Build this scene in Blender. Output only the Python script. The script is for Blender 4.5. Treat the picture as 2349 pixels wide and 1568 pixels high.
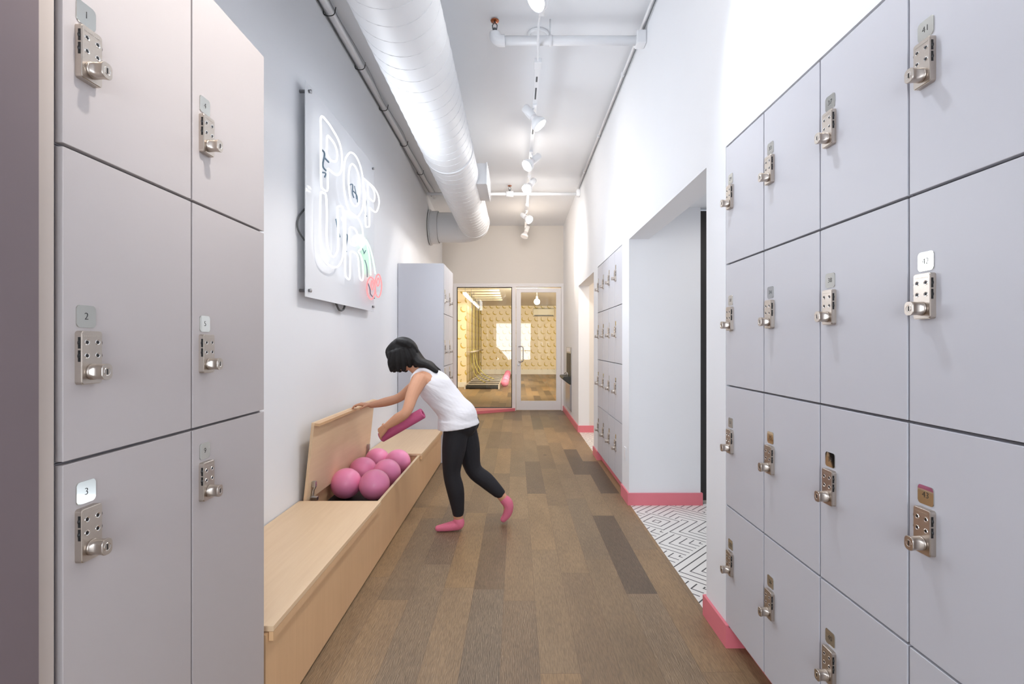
import bpy, bmesh, math, random
from mathutils import Vector, Matrix, noise
PI = math.pi
random.seed(7)
scn = bpy.context.scene
C = scn.collection
for o in list(bpy.data.objects): bpy.data.objects.remove(o)
# ------------------------------------------------------------ camera, world, exposure
cam = bpy.data.cameras.new('camera'); camo = bpy.data.objects.new('camera', cam); C.objects.link(camo)
camo.location = (0, 0, 1.4); camo.rotation_euler = (PI/2, 0, 0)
cam.sensor_width = 36; cam.lens = 1130/2349*36
cam.shift_x = -(1185-1174.5)/2349; cam.shift_y = 3/2349
cam.clip_start = .02
scn.camera = camo
scn.view_settings.view_transform = 'Standard'; scn.view_settings.look = 'None'
scn.view_settings.gamma = 1; scn.view_settings.use_curve_mapping = False
scn.view_settings.exposure = 1.03
w = bpy.data.worlds.new('sky'); scn.world = w; w.use_nodes = True
bg = w.node_tree.nodes['Background']; bg.inputs[0].default_value = (.82, .90, 1, 1); bg.inputs[1].default_value = 1.8
def lamp(kind, name, loc, energy, color=(1, 1, 1), aim=None, **kw):
    d = bpy.data.lights.new(name, kind); d.energy = energy; d.color = color
    for k, v in kw.items(): setattr(d, k, v)
    o = bpy.data.objects.new(name, d); C.objects.link(o); o.location = loc
    if aim is not None:
        o.rotation_euler = (Vector(aim)-Vector(loc)).to_track_quat('-Z', 'Y').to_euler()
    return o
COOL = (.80, .88, 1); WARM = (1, .84, .68); NEUT = (1, .945, .89)
# daylight through the street window behind the camera
lamp('AREA', 'daylight', (-.15, -2.05, 1.5), 25, (.86, .92, 1), aim=(-.15, 5, 1.3), shape='RECTANGLE', size=1.6, size_y=1.7)
# ceiling lamps of the studio and side rooms, with an added studio spot
lamp('AREA', 'studio_light', (.2, 13.0, 3.03), 150, (1, .93, .78), aim=(.1, 19.5, .2), shape='RECTANGLE', size=2.6, size_y=1.6)
lamp('SPOT', 'studio_light', (.3, 13.9, 3.0), 800, (1, .94, .80), aim=(.3, 22, 1.2), spot_size=1.5, spot_blend=.8, shadow_soft_size=.3)  # added spot without a fixture, brightens the studio's back wall
lamp('AREA', 'washroom_light', (2.0, 3.3, 2.5), 3.5, NEUT, aim=(2.0, 3.3, 0), shape='RECTANGLE', size=1.2, size_y=1.2)
lamp('AREA', 'washroom_light', (2.0, 7.0, 2.5), 10, WARM, aim=(2.0, 7.0, 0), shape='RECTANGLE', size=1.2, size_y=1.2)

# ------------------------------------------------------------ materials
class NT:
    def __init__(s, m): s.t = m.node_tree; s.n = s.t.nodes; s.l = s.t.links
    def node(s, typ, **kw):
        n = s.n.new(typ)
        for k, v in kw.items(): setattr(n, k, v)
        return n
    def put(s, sock, v):
        if isinstance(v, bpy.types.NodeSocket): s.l.new(v, sock)
        elif v is not None: sock.default_value = v
    def m(s, op, a, b=None, c=None):
        n = s.node('ShaderNodeMath', operation=op)
        s.put(n.inputs[0], a); s.put(n.inputs[1], b); s.put(n.inputs[2], c)
        return n.outputs[0]
    def mix(s, f, a, b, bt='MIX'):
        n = s.node('ShaderNodeMix', data_type='RGBA', blend_type=bt)
        s.put(n.inputs[0], f); s.put(n.inputs[6], a); s.put(n.inputs[7], b)
        return n.outputs[2]
    def ramp(s, f, stops):
        n = s.node('ShaderNodeValToRGB'); e = n.color_ramp.elements
        while len(e) < len(stops): e.new(.5)
        for q, (p, c) in zip(e, stops):
            q.position = p; q.color = tuple(c)+(1,) if len(c) == 3 else c
        s.put(n.inputs[0], f); return n.outputs[0]
    def xyz(s):
        tc = s.node('ShaderNodeTexCoord'); sp = s.node('ShaderNodeSeparateXYZ')
        s.l.new(tc.outputs['Object'], sp.inputs[0]); return sp.outputs, tc.outputs['Object']
    def comb(s, x, y, z=0.0):
        n = s.node('ShaderNodeCombineXYZ'); s.put(n.inputs[0], x); s.put(n.inputs[1], y); s.put(n.inputs[2], z); return n.outputs[0]
    def noise(s, v, scale=5, detail=3, rough=.5, dist=0.0):
        n = s.node('ShaderNodeTexNoise'); s.put(n.inputs['Vector'], v)
        n.inputs['Scale'].default_value = scale; n.inputs['Detail'].default_value = detail
        n.inputs['Roughness'].default_value = rough; n.inputs['Distortion'].default_value = dist
        return n.outputs['Fac']
    def white(s, v):
        n = s.node('ShaderNodeTexWhiteNoise', noise_dimensions='3D'); s.put(n.inputs[0], v); return n.outputs['Value'], n.outputs['Color']
def srgb(r, g, b):
    f = lambda c: (c/255/12.92 if c/255 <= .04045 else ((c/255+.055)/1.055)**2.4)
    return (f(r), f(g), f(b), 1)
def mat(name, col, rough=.5, metal=0.0, emit=None, es=0.0, spec=.5, trans=0.0, grain=.02, gscale=14, bump=0.0, coat=0.0):
    m = bpy.data.materials.new(name); m.use_nodes = True
    b = m.node_tree.nodes['Principled BSDF']; nt = NT(m)
    if grain:
        _, v = nt.xyz(); f = nt.noise(v, gscale, 2)
        lo = tuple(c*(1-grain) for c in col[:3])+(1,); hi = tuple(min(1, c*(1+grain)) for c in col[:3])+(1,)
        nt.l.new(nt.mix(f, lo, hi), b.inputs['Base Color'])
    else: b.inputs['Base Color'].default_value = col
    b.inputs['Roughness'].default_value = rough; b.inputs['Metallic'].default_value = metal
    b.inputs['Specular IOR Level'].default_value = spec; b.inputs['Transmission Weight'].default_value = trans
    b.inputs['Coat Weight'].default_value = coat
    if emit: b.inputs['Emission Color'].default_value = emit; b.inputs['Emission Strength'].default_value = es
    if bump:
        _, v = nt.xyz(); bp = nt.node('ShaderNodeBump'); bp.inputs['Strength'].default_value = bump; bp.inputs['Distance'].default_value = .01
        nt.l.new(nt.noise(v, gscale*3, 4), bp.inputs['Height']); nt.l.new(bp.outputs[0], b.inputs['Normal'])
    return m
M = {}
M['wall'] = mat('painted_white_wall', (.87, .88, .905, 1), .75, grain=.01, gscale=3)
M['warmwall'] = mat('cream_warmlit_wall', (.79, .75, .70, 1), .8, grain=.01, gscale=3)  # cream for the studio; on the back wall, warm light put into white paint
M['ceil'] = mat('painted_ceiling', (.85, .865, .89, 1), .85, grain=.015, gscale=2)
M['locker'] = mat('grey_laminate', srgb(205, 205, 211), .42, grain=.012, gscale=6)
M['lockershade'] = mat('shaded_grey_laminate', srgb(196, 188, 186), .42, grain=.012, gscale=6)  # locker grey darkened and warmed to carry the left bank's dimmer light
M['carcass'] = mat('carcass_grey', srgb(150, 146, 150), .6)
M['mauve'] = mat('shaded_grey_panel', srgb(122, 108, 110), .6)  # grey panel darkened, its shade is in the colour
M['post'] = mat('beige_post', srgb(205, 192, 182), .6)
M['pinkbase'] = mat('pink_baseboard', srgb(232, 128, 140), .45, grain=.02)
M['metal'] = mat('satin_nickel', srgb(196, 186, 176), .34, 1.0, grain=.04, gscale=200)
M['bright'] = mat('polished_rim', srgb(235, 232, 228), .12, 1.0, grain=0)
M['mirror'] = mat('mirror_plate', srgb(208, 208, 202), .03, 1.0, grain=0)
M['steel'] = mat('brushed_steel', srgb(190, 190, 192), .3, 1.0, grain=.03, gscale=60)
M['darksteel'] = mat('dark_steel_recess', srgb(70, 70, 66), .5, .3)
M['black'] = mat('black_plastic', srgb(18, 17, 18), .45)
M['ink'] = mat('engraved_black', srgb(28, 28, 28), .6, grain=0)
M['blackdoor'] = mat('black_stained_panel', srgb(34, 32, 32), .55, grain=.2, gscale=9)
M['white'] = mat('white_enamel', (.86, .87, .89, 1), .35, grain=.005)
M['duct'] = mat('white_painted_duct', (.76, .77, .79, 1), .5, grain=.008, gscale=4)
M['frame'] = mat('white_frame', (.90, .88, .89, 1), .45, grain=.01)
M['gasket'] = mat('dark_gasket', srgb(48, 44, 40), .7)
M['copper'] = mat('copper_escutcheon', srgb(170, 100, 65), .35, 1.0)
M['thinwire'] = mat('pale_grey_wire', srgb(150, 152, 156), .6)
M['wire'] = mat('grey_wire', srgb(95, 98, 100), .6)
M['neonend'] = mat('blacked_tube_end', srgb(112, 134, 150), .4)
M['ball'] = mat('pink_rubber', srgb(250, 150, 190), .38, grain=.03, gscale=20, coat=.15)
M['roller'] = mat('magenta_foam', srgb(188, 84, 124), .7, grain=.05, gscale=60)
M['skin'] = mat('skin', srgb(205, 150, 118), .5, grain=.05, gscale=10)
M['leg'] = mat('black_leggings', srgb(22, 20, 26), .75, grain=.1, gscale=40)
M['sock'] = mat('pink_knit', srgb(226, 120, 146), .85, grain=.08, gscale=150, bump=.3)
M['shoeskin'] = M['skin']
M['lip'] = mat('lips', srgb(160, 88, 82), .5, grain=0)
M['eyew'] = mat('eye_white', srgb(225, 222, 218), .3, grain=0)
M['mat'] = mat('black_rubber_mat', srgb(40, 38, 36), .7)
M['yellowcord'] = mat('yellow_cord', srgb(176, 164, 96), .6)
M['cord'] = mat('dark_cord', srgb(92, 84, 58), .6)
M['acunit'] = mat('air_conditioner_plastic', srgb(222, 212, 190), .5)
def emis(name, col, s):
    m = bpy.data.materials.new(name); m.use_nodes = True; n = m.node_tree.nodes; n.clear()
    e = n.new('ShaderNodeEmission'); e.inputs[0].default_value = col; e.inputs[1].default_value = s
    o = n.new('ShaderNodeOutputMaterial'); m.node_tree.links.new(e.outputs[0], o.inputs[0]); return m
M['neon'] = emis('white_neon', (.93, .96, 1, 1), 1.15)
M['green'] = emis('green_neon', (.30, 1, .46, 1), 1.8)
M['red'] = emis('pink_neon', (1, .27, .28, 1), .8)
M['lampface'] = emis('lamp_face', (1, .98, .95, 1), 25)
M['bulb'] = emis('bulb_glow', (1, .93, .8, 1), 12)
M['tube'] = emis('fluorescent_tube', (1, .97, .88, 1), 7)
def glassy(name, tint, refl, milk=0.0, milkcol=(.9, .92, 1, 1)):
    m = bpy.data.materials.new(name); m.use_nodes = True; nt = NT(m); nt.n.clear()
    tr = nt.node('ShaderNodeBsdfTransparent'); tr.inputs[0].default_value = tint
    gl = nt.node('ShaderNodeBsdfGlossy'); gl.inputs['Roughness'].default_value = .01
    fr = nt.node('ShaderNodeFresnel'); fr.inputs[0].default_value = 1.5
    f = nt.m('ADD', nt.m('MULTIPLY', fr.outputs[0], .6), refl)
    mx = nt.node('ShaderNodeMixShader'); nt.l.new(f, mx.inputs[0]); nt.l.new(tr.outputs[0], mx.inputs[1]); nt.l.new(gl.outputs[0], mx.inputs[2])
    last = mx.outputs[0]
    if milk:
        df = nt.node('ShaderNodeBsdfDiffuse'); df.inputs[0].default_value = milkcol
        m2 = nt.node('ShaderNodeMixShader'); m2.inputs[0].default_value = milk
        nt.l.new(last, m2.inputs[1]); nt.l.new(df.outputs[0], m2.inputs[2]); last = m2.outputs[0]
    o = nt.node('ShaderNodeOutputMaterial'); nt.l.new(last, o.inputs[0]); return m
M['glass'] = glassy('clear_glass', (.93, .93, .88, 1), .03)
M['acrylic'] = glassy('glow_white_acrylic', (.98, .99, 1, 1), .0, .78, (.96, .97, 1, 1))  # whitened to carry the neon's glow on the clear board

def wood_floor(name, pw=.172, pl=1.25, along='y'):
    m = bpy.data.materials.new(name); m.use_nodes = True; nt = NT(m); b = nt.n['Principled BSDF']
    o, v = nt.xyz(); X, Y = (o[0], o[1])
    ux = nt.m('DIVIDE', nt.m('ADD', X, .072), pw); row = nt.m('FLOOR', ux); fx = nt.m('FRACT', ux)
    r1, _ = nt.white(nt.comb(row, 3.7, 0.0))
    uy = nt.m('ADD', nt.m('DIVIDE', Y, pl), nt.m('MULTIPLY', r1, 5.3)); col = nt.m('FLOOR', uy); fy = nt.m('FRACT', uy)
    rid, rc = nt.white(nt.comb(row, col, 1.0)); rid2, _ = nt.white(nt.comb(col, row, 8.0))
    base = nt.ramp(rid, [(0, srgb(88, 72, 56)), (.12, srgb(112, 90, 68)), (.34, srgb(148, 121, 89)), (.56, srgb(128, 107, 82)), (.8, srgb(158, 127, 90)), (1, srgb(112, 96, 78))])
    # grain
    sx = nt.m('ADD', nt.m('MULTIPLY', X, 1.0), nt.m('MULTIPLY', rid, 31.0)); sy = nt.m('ADD', nt.m('MULTIPLY', Y, .11), nt.m('MULTIPLY', rid2, 17.0))
    gv = nt.comb(sx, sy, 0.0)
    fine = nt.noise(gv, 170, 3, .6, .4)
    wv = nt.node('ShaderNodeTexWave', wave_type='BANDS', bands_direction='X'); nt.put(wv.inputs['Vector'], nt.comb(sx, nt.m('MULTIPLY', sy, 2.2), 0.0))
    wv.inputs['Scale'].default_value = 42; wv.inputs['Distortion'].default_value = 8; wv.inputs['Detail'].default_value = 2.0; wv.inputs['Detail Scale'].default_value = 1.2
    lines = nt.ramp(wv.outputs['Fac'], [(.55, (0, 0, 0)), (.8, (1, 1, 1))])
    amt = nt.ramp(rid2, [(.3, (.04, .04, .04)), (.65, (.14, .14, .14)), (.95, (.38, .38, .38))])
    c = nt.mix(nt.m('MULTIPLY', lines, amt), base, srgb(182, 160, 134))
    f2 = nt.ramp(fine, [(.36, (.72, .72, .72)), (.62, (1.12, 1.12, 1.12))])
    c = nt.mix(.8, c, f2, 'MULTIPLY')
    big = nt.ramp(nt.noise(nt.comb(sx, nt.m('MULTIPLY', sy, 3.0), 2.0), 7, 3), [(.3, (.84, .83, .82)), (.7, (1.10, 1.09, 1.07))])
    c = nt.mix(.8, c, big, 'MULTIPLY')
    # knots
    vo = nt.node('ShaderNodeTexVoronoi'); nt.put(vo.inputs['Vector'], nt.comb(X, nt.m('MULTIPLY', Y, .45), 0.0)); vo.inputs['Scale'].default_value = 2.1
    kn = nt.ramp(vo.outputs['Distance'], [(.025, (1, 1, 1)), (.07, (0, 0, 0))])
    c = nt.mix(nt.m('MULTIPLY', kn, .75), c, srgb(70, 52, 42))
    # joints
    e1 = nt.m('MINIMUM', fx, nt.m('SUBTRACT', 1.0, fx)); e2 = nt.m('MULTIPLY', nt.m('MINIMUM', fy, nt.m('SUBTRACT', 1.0, fy)), pl/pw)
    gap = nt.ramp(nt.m('MINIMUM', e1, e2), [(.004, (1, 1, 1)), (.012, (0, 0, 0))])
    c = nt.mix(nt.m('MULTIPLY', gap, .45), c, srgb(92, 70, 54))
    nt.l.new(c, b.inputs['Base Color']); b.inputs['Roughness'].default_value = .46
    bp = nt.node('ShaderNodeBump'); bp.inputs['Strength'].default_value = .12; bp.inputs['Distance'].default_value = .004
    nt.l.new(fine, bp.inputs['Height']); nt.l.new(bp.outputs[0], b.inputs['Normal'])
    return m
M['floor'] = wood_floor('limed_oak_planks')
def maple(name, dirv, a, bcol, sc=1.0):
    m = bpy.data.materials.new(name); m.use_nodes = True; nt = NT(m); b = nt.n['Principled BSDF']
    o, v = nt.xyz()
    k = [60, 60, 60]; k[dirv] = 3.5
    g = nt.noise(nt.comb(nt.m('MULTIPLY', o[0], k[0]*.02), nt.m('MULTIPLY', o[1], k[1]*.02), nt.m('MULTIPLY', o[2], k[2]*.02)), 42*sc, 4, .6, .6)
    g2 = nt.noise(nt.comb(nt.m('MULTIPLY', o[0], k[0]*.02), nt.m('MULTIPLY', o[1], k[1]*.02), nt.m('MULTIPLY', o[2], k[2]*.02)), 5*sc, 3, .5, .8)
    c = nt.mix(g, a, bcol); c = nt.mix(nt.m('MULTIPLY', g2, .6), c, tuple(x*1.12 for x in a[:3])+(1,))
    nt.l.new(c, b.inputs['Base Color']); b.inputs['Roughness'].default_value = .42
    return m
M['mapletop'] = maple('maple_veneer_top', 1, srgb(236, 208, 172), srgb(214, 178, 138))
M['maplefront'] = maple('maple_veneer_front', 2, srgb(228, 188, 144), srgb(210, 168, 124))
M['mapleedge'] = mat('plywood_edge', srgb(222, 196, 160), .5)
def tile_mat():
    m = bpy.data.materials.new('maze_pattern_tile'); m.use_nodes = True; nt = NT(m); b = nt.n['Principled BSDF']
    o, v = nt.xyz(); r = .70711
    u = nt.m('MULTIPLY', nt.m('ADD', o[0], o[1]), r); w2 = nt.m('MULTIPLY', nt.m('SUBTRACT', o[0], o[1]), r)
    L = .30; n = 6.0
    cu = nt.m('DIVIDE', nt.m('ADD', u, 20.03), L); cw = nt.m('DIVIDE', nt.m('ADD', w2, 20.11), L)
    fu = nt.m('FRACT', cu); fw = nt.m('FRACT', cw)
    h, _ = nt.white(nt.comb(nt.m('FLOOR', cu), nt.m('FLOOR', cw), 4.0))
    a = nt.m('MAXIMUM', fu, fw); c = nt.m('MINIMUM', fu, fw)
    d = nt.m('MAXIMUM', nt.m('ABSOLUTE', nt.m('SUBTRACT', fu, .5)), nt.m('ABSOLUTE', nt.m('SUBTRACT', fw, .5)))
    e = nt.m('MAXIMUM', fu, nt.m('SUBTRACT', 1.0, fw))
    def pick(t, x, y):   # h>t ? x : y
        s = nt.m('GREATER_THAN', h, t); return nt.m('ADD', nt.m('MULTIPLY', s, x), nt.m('MULTIPLY', nt.m('SUBTRACT', 1.0, s), y))
    f = pick(.88, d, pick(.62, e, pick(.34, a, c)))
    ln = nt.m('ABSOLUTE', nt.m('SUBTRACT', nt.m('FRACT', nt.m('MULTIPLY', f, n)), .5))
    mask = nt.ramp(ln, [(.065, (1, 1, 1)), (.10, (0, 0, 0))])
    col = nt.mix(mask, srgb(232, 229, 224), srgb(52, 50, 50))
    # faint joints of large tiles
    jx = nt.m('FRACT', nt.m('DIVIDE', nt.m('ADD', o[0], 10.0), .6)); jy = nt.m('FRACT', nt.m('DIVIDE', nt.m('ADD', o[1], 10.0), .52))
    j = nt.ramp(nt.m('MINIMUM', jx, jy), [(.004, (1, 1, 1)), (.009, (0, 0, 0))])
    col = nt.mix(nt.m('MULTIPLY', j, .35), col, srgb(120, 116, 112))
    nt.l.new(col, b.inputs['Base Color']); b.inputs['Roughness'].default_value = .35
    return m
M['tile'] = tile_mat()
def banana_mat(ax=0, flip=1.0):
    m = bpy.data.materials.new('banana_wallpaper'); m.use_nodes = True; nt = NT(m); b = nt.n['Principled BSDF']
    o, v = nt.xyz(); S = .29
    U = nt.m('MULTIPLY', o[ax], flip)
    cy = nt.m('DIVIDE', nt.m('ADD', o[2], 20.0), S); row = nt.m('FLOOR', cy); fy = nt.m('SUBTRACT', nt.m('FRACT', cy), .5)
    par = nt.m('MULTIPLY', nt.m('FRACT', nt.m('MULTIPLY', row, .5)), 1.0)
    cx = nt.m('ADD', nt.m('DIVIDE', nt.m('ADD', U, 20.0), S), par); fx = nt.m('SUBTRACT', nt.m('FRACT', cx), .5)
    def dist(x0, y0):
        a = nt.m('SUBTRACT', fx, x0); c = nt.m('SUBTRACT', fy, y0)
        return nt.m('SQRT', nt.m('ADD', nt.m('MULTIPLY', a, a), nt.m('MULTIPLY', c, c)))
    d1 = dist(.08, .06); d2 = dist(.185, .175)
    ins = nt.m('MULTIPLY', nt.m('LESS_THAN', d1, .345), nt.m('GREATER_THAN', d2, .335))
    yel = nt.mix(nt.ramp(d2, [(.40, (0, 0, 0)), (.47, (1, 1, 1))]), srgb(196, 168, 52), srgb(168, 138, 40))
    c = nt.mix(ins, srgb(230, 212, 180), yel)
    # brown stem and tip
    stem = nt.m('MULTIPLY', nt.m('LESS_THAN', dist(-.17, .27), .05), 1.0)
    tip = nt.m('LESS_THAN', dist(.27, -.20), .04)
    c = nt.mix(nt.m('MULTIPLY', nt.m('MAXIMUM', stem, tip), .8), c, srgb(104, 84, 36))
    nt.l.new(c, b.inputs['Base Color']); b.inputs['Roughness'].default_value = .7
    return m
M['banana'] = banana_mat(0); M['bananaside'] = banana_mat(1)
def hair_mat():
    m = mat('black_hair', srgb(20, 18, 19), .6, grain=0, spec=.3); nt = NT(m); b = nt.n['Principled BSDF']
    o, v = nt.xyz(); f = nt.noise(nt.comb(nt.m('MULTIPLY', o[0], 1.0), nt.m('MULTIPLY', o[1], 6.0), nt.m('MULTIPLY', o[2], 1.0)), 40, 3)
    nt.l.new(nt.mix(f, srgb(10, 9, 10), srgb(30, 27, 27)), b.inputs['Base Color'])
    bp = nt.node('ShaderNodeBump'); bp.inputs['Strength'].default_value = .5; bp.inputs['Distance'].default_value = .006
    nt.l.new(f, bp.inputs['Height']); nt.l.new(bp.outputs[0], b.inputs['Normal']); return m
M['hair'] = hair_mat()
def tank_mat():
    m = mat('white_cotton', srgb(232, 230, 234), .85, grain=0); nt = NT(m); b = nt.n['Principled BSDF']
    o, v = nt.xyz(); f = nt.noise(nt.comb(nt.m('ADD', nt.m('MULTIPLY', o[0], 2.2), nt.m('MULTIPLY', o[2], .5)), nt.m('MULTIPLY', o[1], 2.0), nt.m('SUBTRACT', nt.m('MULTIPLY', o[2], 7.0), nt.m('MULTIPLY', o[0], -2.5))), 2.0, 2, .4, .5)
    bp = nt.node('ShaderNodeBump'); bp.inputs['Strength'].default_value = .55; bp.inputs['Distance'].default_value = .03
    nt.l.new(f, bp.inputs['Height']); nt.l.new(bp.outputs[0], b.inputs['Normal']); return m
M['tank'] = tank_mat()

# ------------------------------------------------------------ geometry helpers
def tag(o, label=None, cat=None, group=None, kind=None):
    if label: o['label'] = label
    if cat: o['category'] = cat
    if group: o['group'] = group
    if kind: o['kind'] = kind
    return o
def empty(name, label, cat, loc=(0, 0, 0), rz=0, group=None):
    o = bpy.data.objects.new(name, None); C.objects.link(o); o.location = loc; o.rotation_euler = (0, 0, rz)
    o.empty_display_size = .05
    return tag(o, label, cat, group)
def obj(name, bm, m, parent=None, smooth=False):
    bmesh.ops.recalc_face_normals(bm, faces=bm.faces)
    me = bpy.data.meshes.new(name); bm.to_mesh(me); bm.free()
    if smooth:
        for p in me.polygons: p.use_smooth = True
    o = bpy.data.objects.new(name, me); C.objects.link(o)
    for k in (m if isinstance(m, (list, tuple)) else [m]): me.materials.append(k)
    if parent: o.parent = parent
    return o
def box(bm, x0, x1, y0, y1, z0, z1, bev=0.0, seg=2, mi=0):
    vs = [bm.verts.new((x, y, z)) for x in (x0, x1) for y in (y0, y1) for z in (z0, z1)]
    fs = [bm.faces.new([vs[i] for i in f]) for f in ((0, 1, 3, 2), (4, 6, 7, 5), (0, 4, 5, 1), (2, 3, 7, 6), (0, 2, 6, 4), (1, 5, 7, 3))]
    for f in fs: f.material_index = mi
    if bev:
        es = set(e for f in fs for e in f.edges)
        bmesh.ops.bevel(bm, geom=list(es), offset=bev, segments=seg, affect='EDGES', profile=.5)
    return bm
def BM(): return bmesh.new()
def bx(*a, **k): return box(BM(), *a, **k)
def tube(bm, pts, r, n=10, closed=False, cap=True, mi=0):
    pts = [Vector(p) for p in pts]; N = len(pts); rings = []
    R = r if isinstance(r, (list, tuple)) else [r]*N
    ref = None
    for i, p in enumerate(pts):
        a = pts[(i-1) % N] if (closed or i > 0) else p; b = pts[(i+1) % N] if (closed or i < N-1) else p
        t = (b-a).normalized()
        if ref is None: ref = t.orthogonal().normalized()
        ref = (ref - t*ref.dot(t)).normalized(); s = t.cross(ref)
        rings.append([bm.verts.new(p+(ref*math.cos(2*PI*k/n)+s*math.sin(2*PI*k/n))*R[i]) for k in range(n)])
    M_ = N if closed else N-1
    for i in range(M_):
        A, B = rings[i], rings[(i+1) % N]; off = 0
        if closed and i == N-1:
            off = min(range(n), key=lambda q: (A[0].co-B[q].co).length)
        for k in range(n):
            f = bm.faces.new((A[k], A[(k+1) % n], B[(k+1+off) % n], B[(k+off) % n])); f.material_index = mi
    if cap and not closed:
        for q in (rings[0], rings[-1]):
            f = bm.faces.new(q); f.material_index = mi
    return bm
def catmull(pts, closed, sub=6):
    P = [Vector(p) for p in pts]; N = len(P); out = []
    for i in range(N if closed else N-1):
        g = lambda k: P[k % N] if closed else P[max(0, min(N-1, k))]
        p0, p1, p2, p3 = g(i-1), g(i), g(i+1), g(i+2)
        for s in range(sub):
            t = s/sub
            out.append(.5*((2*p1)+(p2-p0)*t+(2*p0-5*p1+4*p2-p3)*t*t+(3*p1-p0-3*p2+p3)*t**3))
    if not closed: out.append(P[-1])
    return out
def lathe(bm, prof, mtx=Matrix(), n=24, mi=0):
    rings = []
    for r, z in prof:
        if r < 1e-6: rings.append([bm.verts.new(mtx @ Vector((0, 0, z)))])
        else: rings.append([bm.verts.new(mtx @ Vector((r*math.cos(2*PI*k/n), r*math.sin(2*PI*k/n), z))) for k in range(n)])
    for A, B in zip(rings, rings[1:]):
        for k in range(n):
            a, b = A[k % len(A)], A[(k+1) % len(A)]; c, d = B[(k+1) % len(B)], B[k % len(B)]
            vs = []
            for q in (a, b, c, d):
                if q not in vs: vs.append(q)
            if len(vs) > 2: bm.faces.new(vs).material_index = mi
    return bm
def prism(bm, poly, axis, a, b, mi=0):
    """poly of 2-D points extruded along axis between a and b"""
    def P(p, t):
        if axis == 0: return (t, p[0], p[1])
        if axis == 1: return (p[0], t, p[1])
        return (p[0], p[1], t)
    A = [bm.verts.new(P(p, a)) for p in poly]; B = [bm.verts.new(P(p, b)) for p in poly]; n = len(poly)
    bm.faces.new(A).material_index = mi; bm.faces.new(B).material_index = mi
    for i in range(n): bm.faces.new((A[i], A[(i+1) % n], B[(i+1) % n], B[i])).material_index = mi
    return bm
def rrect(w_, h_, r, n=5):
    out = []
    for cx, cy, a0 in ((w_/2-r, h_/2-r, 0), (-w_/2+r, h_/2-r, 90), (-w_/2+r, -h_/2+r, 180), (w_/2-r, -h_/2+r, 270)):
        for k in range(n+1):
            a = math.radians(a0+90*k/n); out.append((cx+r*math.cos(a), cy+r*math.sin(a)))
    return out
def struct(name, bm, m, smooth=False):
    o = obj(name, bm, m, None, smooth); o['kind'] = 'structure'; return o
# ============================================================ the room
XL, XR, H0, YB, YF = -1.395, .975, 3.85, 10.27, -2.0
# floor
struct('floor', bx(-1.75, XR+.01, YF-.1, 10.34, -.05, 0), M['floor'])
bm = bx(XR+.01, 3.2, 2.5, 4.3, -.05, 0.0); struct('floor', bm, M['tile'])
struct('floor', bx(XR+.01, 3.2, 6.2, 8.0, -.05, 0.0), M['tile']); struct('floor', bx(XR+.01, 1.7, 4.3, 6.2, -.05, 0.0), M['floor'])
struct('floor', bx(XR+.01, 1.7, YF-.1, 2.5, -.05, 0), M['floor'])
struct('floor', bx(-2.1, 2.4, 10.34, 22.5, -.05, 0), M['floor'])
# corridor ceiling
struct('ceiling', bx(-1.9, 1.4, YF-.2, YB+.2, H0, H0+.1), M['ceil'])
# left wall: straight beside the bench, drifting outward to the back
bm = BM(); prism(bm, [(XL, YF-.1), (XL, 5.9), (-1.55, YB), (-1.9, YB), (-1.9, YF-.1)], 2, 0, H0); struct('wall_left', bm, M['wall'])
# right wall with two openings and two locker niches
bm = BM(); T = .17
TOP = 2.315; OP = 2.302; DP = .5
box(bm, XR, XR+T, YF-.1, YB, TOP+.05, H0); box(bm, XR, XR+T, 2.295, 4.55, TOP, TOP+.05); box(bm, XR, XR+T, 5.92, YB, TOP, TOP+.05); box(bm, XR, XR+.52, YF-.1, 2.295, TOP, TOP+.05); box(bm, XR, XR+.52, 4.55, 5.92, TOP, TOP+.05)
box(bm, XR, XR+T, 2.295, 2.53, 0, TOP); box(bm, XR, XR+T, 2.53, 4.27, OP, TOP); box(bm, XR, XR+T, 4.27, 4.55, 0, TOP)
box(bm, XR, XR+T, 5.92, 6.22, 0, TOP); box(bm, XR, XR+T, 6.22, 7.76, OP, TOP); box(bm, XR, XR+T, 7.76, YB, 0, TOP)
box(bm, XR+DP+.06, XR+DP+.14, YF-.1, 2.53, 0, TOP)
box(bm, XR+DP+.06, XR+DP+.14, 4.45, 6.22, 0, TOP)
box(bm, XR+T, XR+DP+.06, 2.30, 2.53, 0, TOP); box(bm, XR+T, XR+DP+.06, 4.44, 4.54, 0, TOP); box(bm, XR+T, XR+DP+.06, 5.93, 6.1, 0, TOP)
box(bm, XR, XR+DP, YF-.1, .86, 0, TOP)
struct('wall_right', bm, M['wall'])
# walls of the side rooms
bm = BM()
box(bm, XR+T, 1.595, 4.27, 4.44, 0, 2.58); box(bm, 1.70, 3.2, 4.55, 4.7, 0, 2.58)
box(bm, 3.05, 3.2, 2.2, 4.7, 0, 2.58); box(bm, XR+DP+.14, 3.2, 2.2, 2.31, 0, 2.58); struct('wall_washroom', bm, M['wall'])
bm = BM(); box(bm, XR+T, 3.2, 7.76, 7.9, 0, 2.58); box(bm, 3.05, 3.2, 5.9, 7.9, 0, 2.58); box(bm, XR+T+.4, 3.2, 6.08, 6.2, 0, 2.58)
struct('wall_changing_room', bm, M['warmwall'])
bm = BM(); box(bm, XR+T, 3.2, 2.2, 4.7, 2.58, 2.66); box(bm, XR+T, 3.2, 5.9, 7.9, 2.58, 2.66); struct('ceiling', bm, M['ceil'])
# black panel at the end of the washroom partition
tag(obj('partition_panel', bx(1.60, 1.69, 4.30, 4.36, .03, 2.555, bev=.003), M['blackdoor']), 'tall black panel edge standing inside the near side room behind the white partition', 'door panel')
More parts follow.
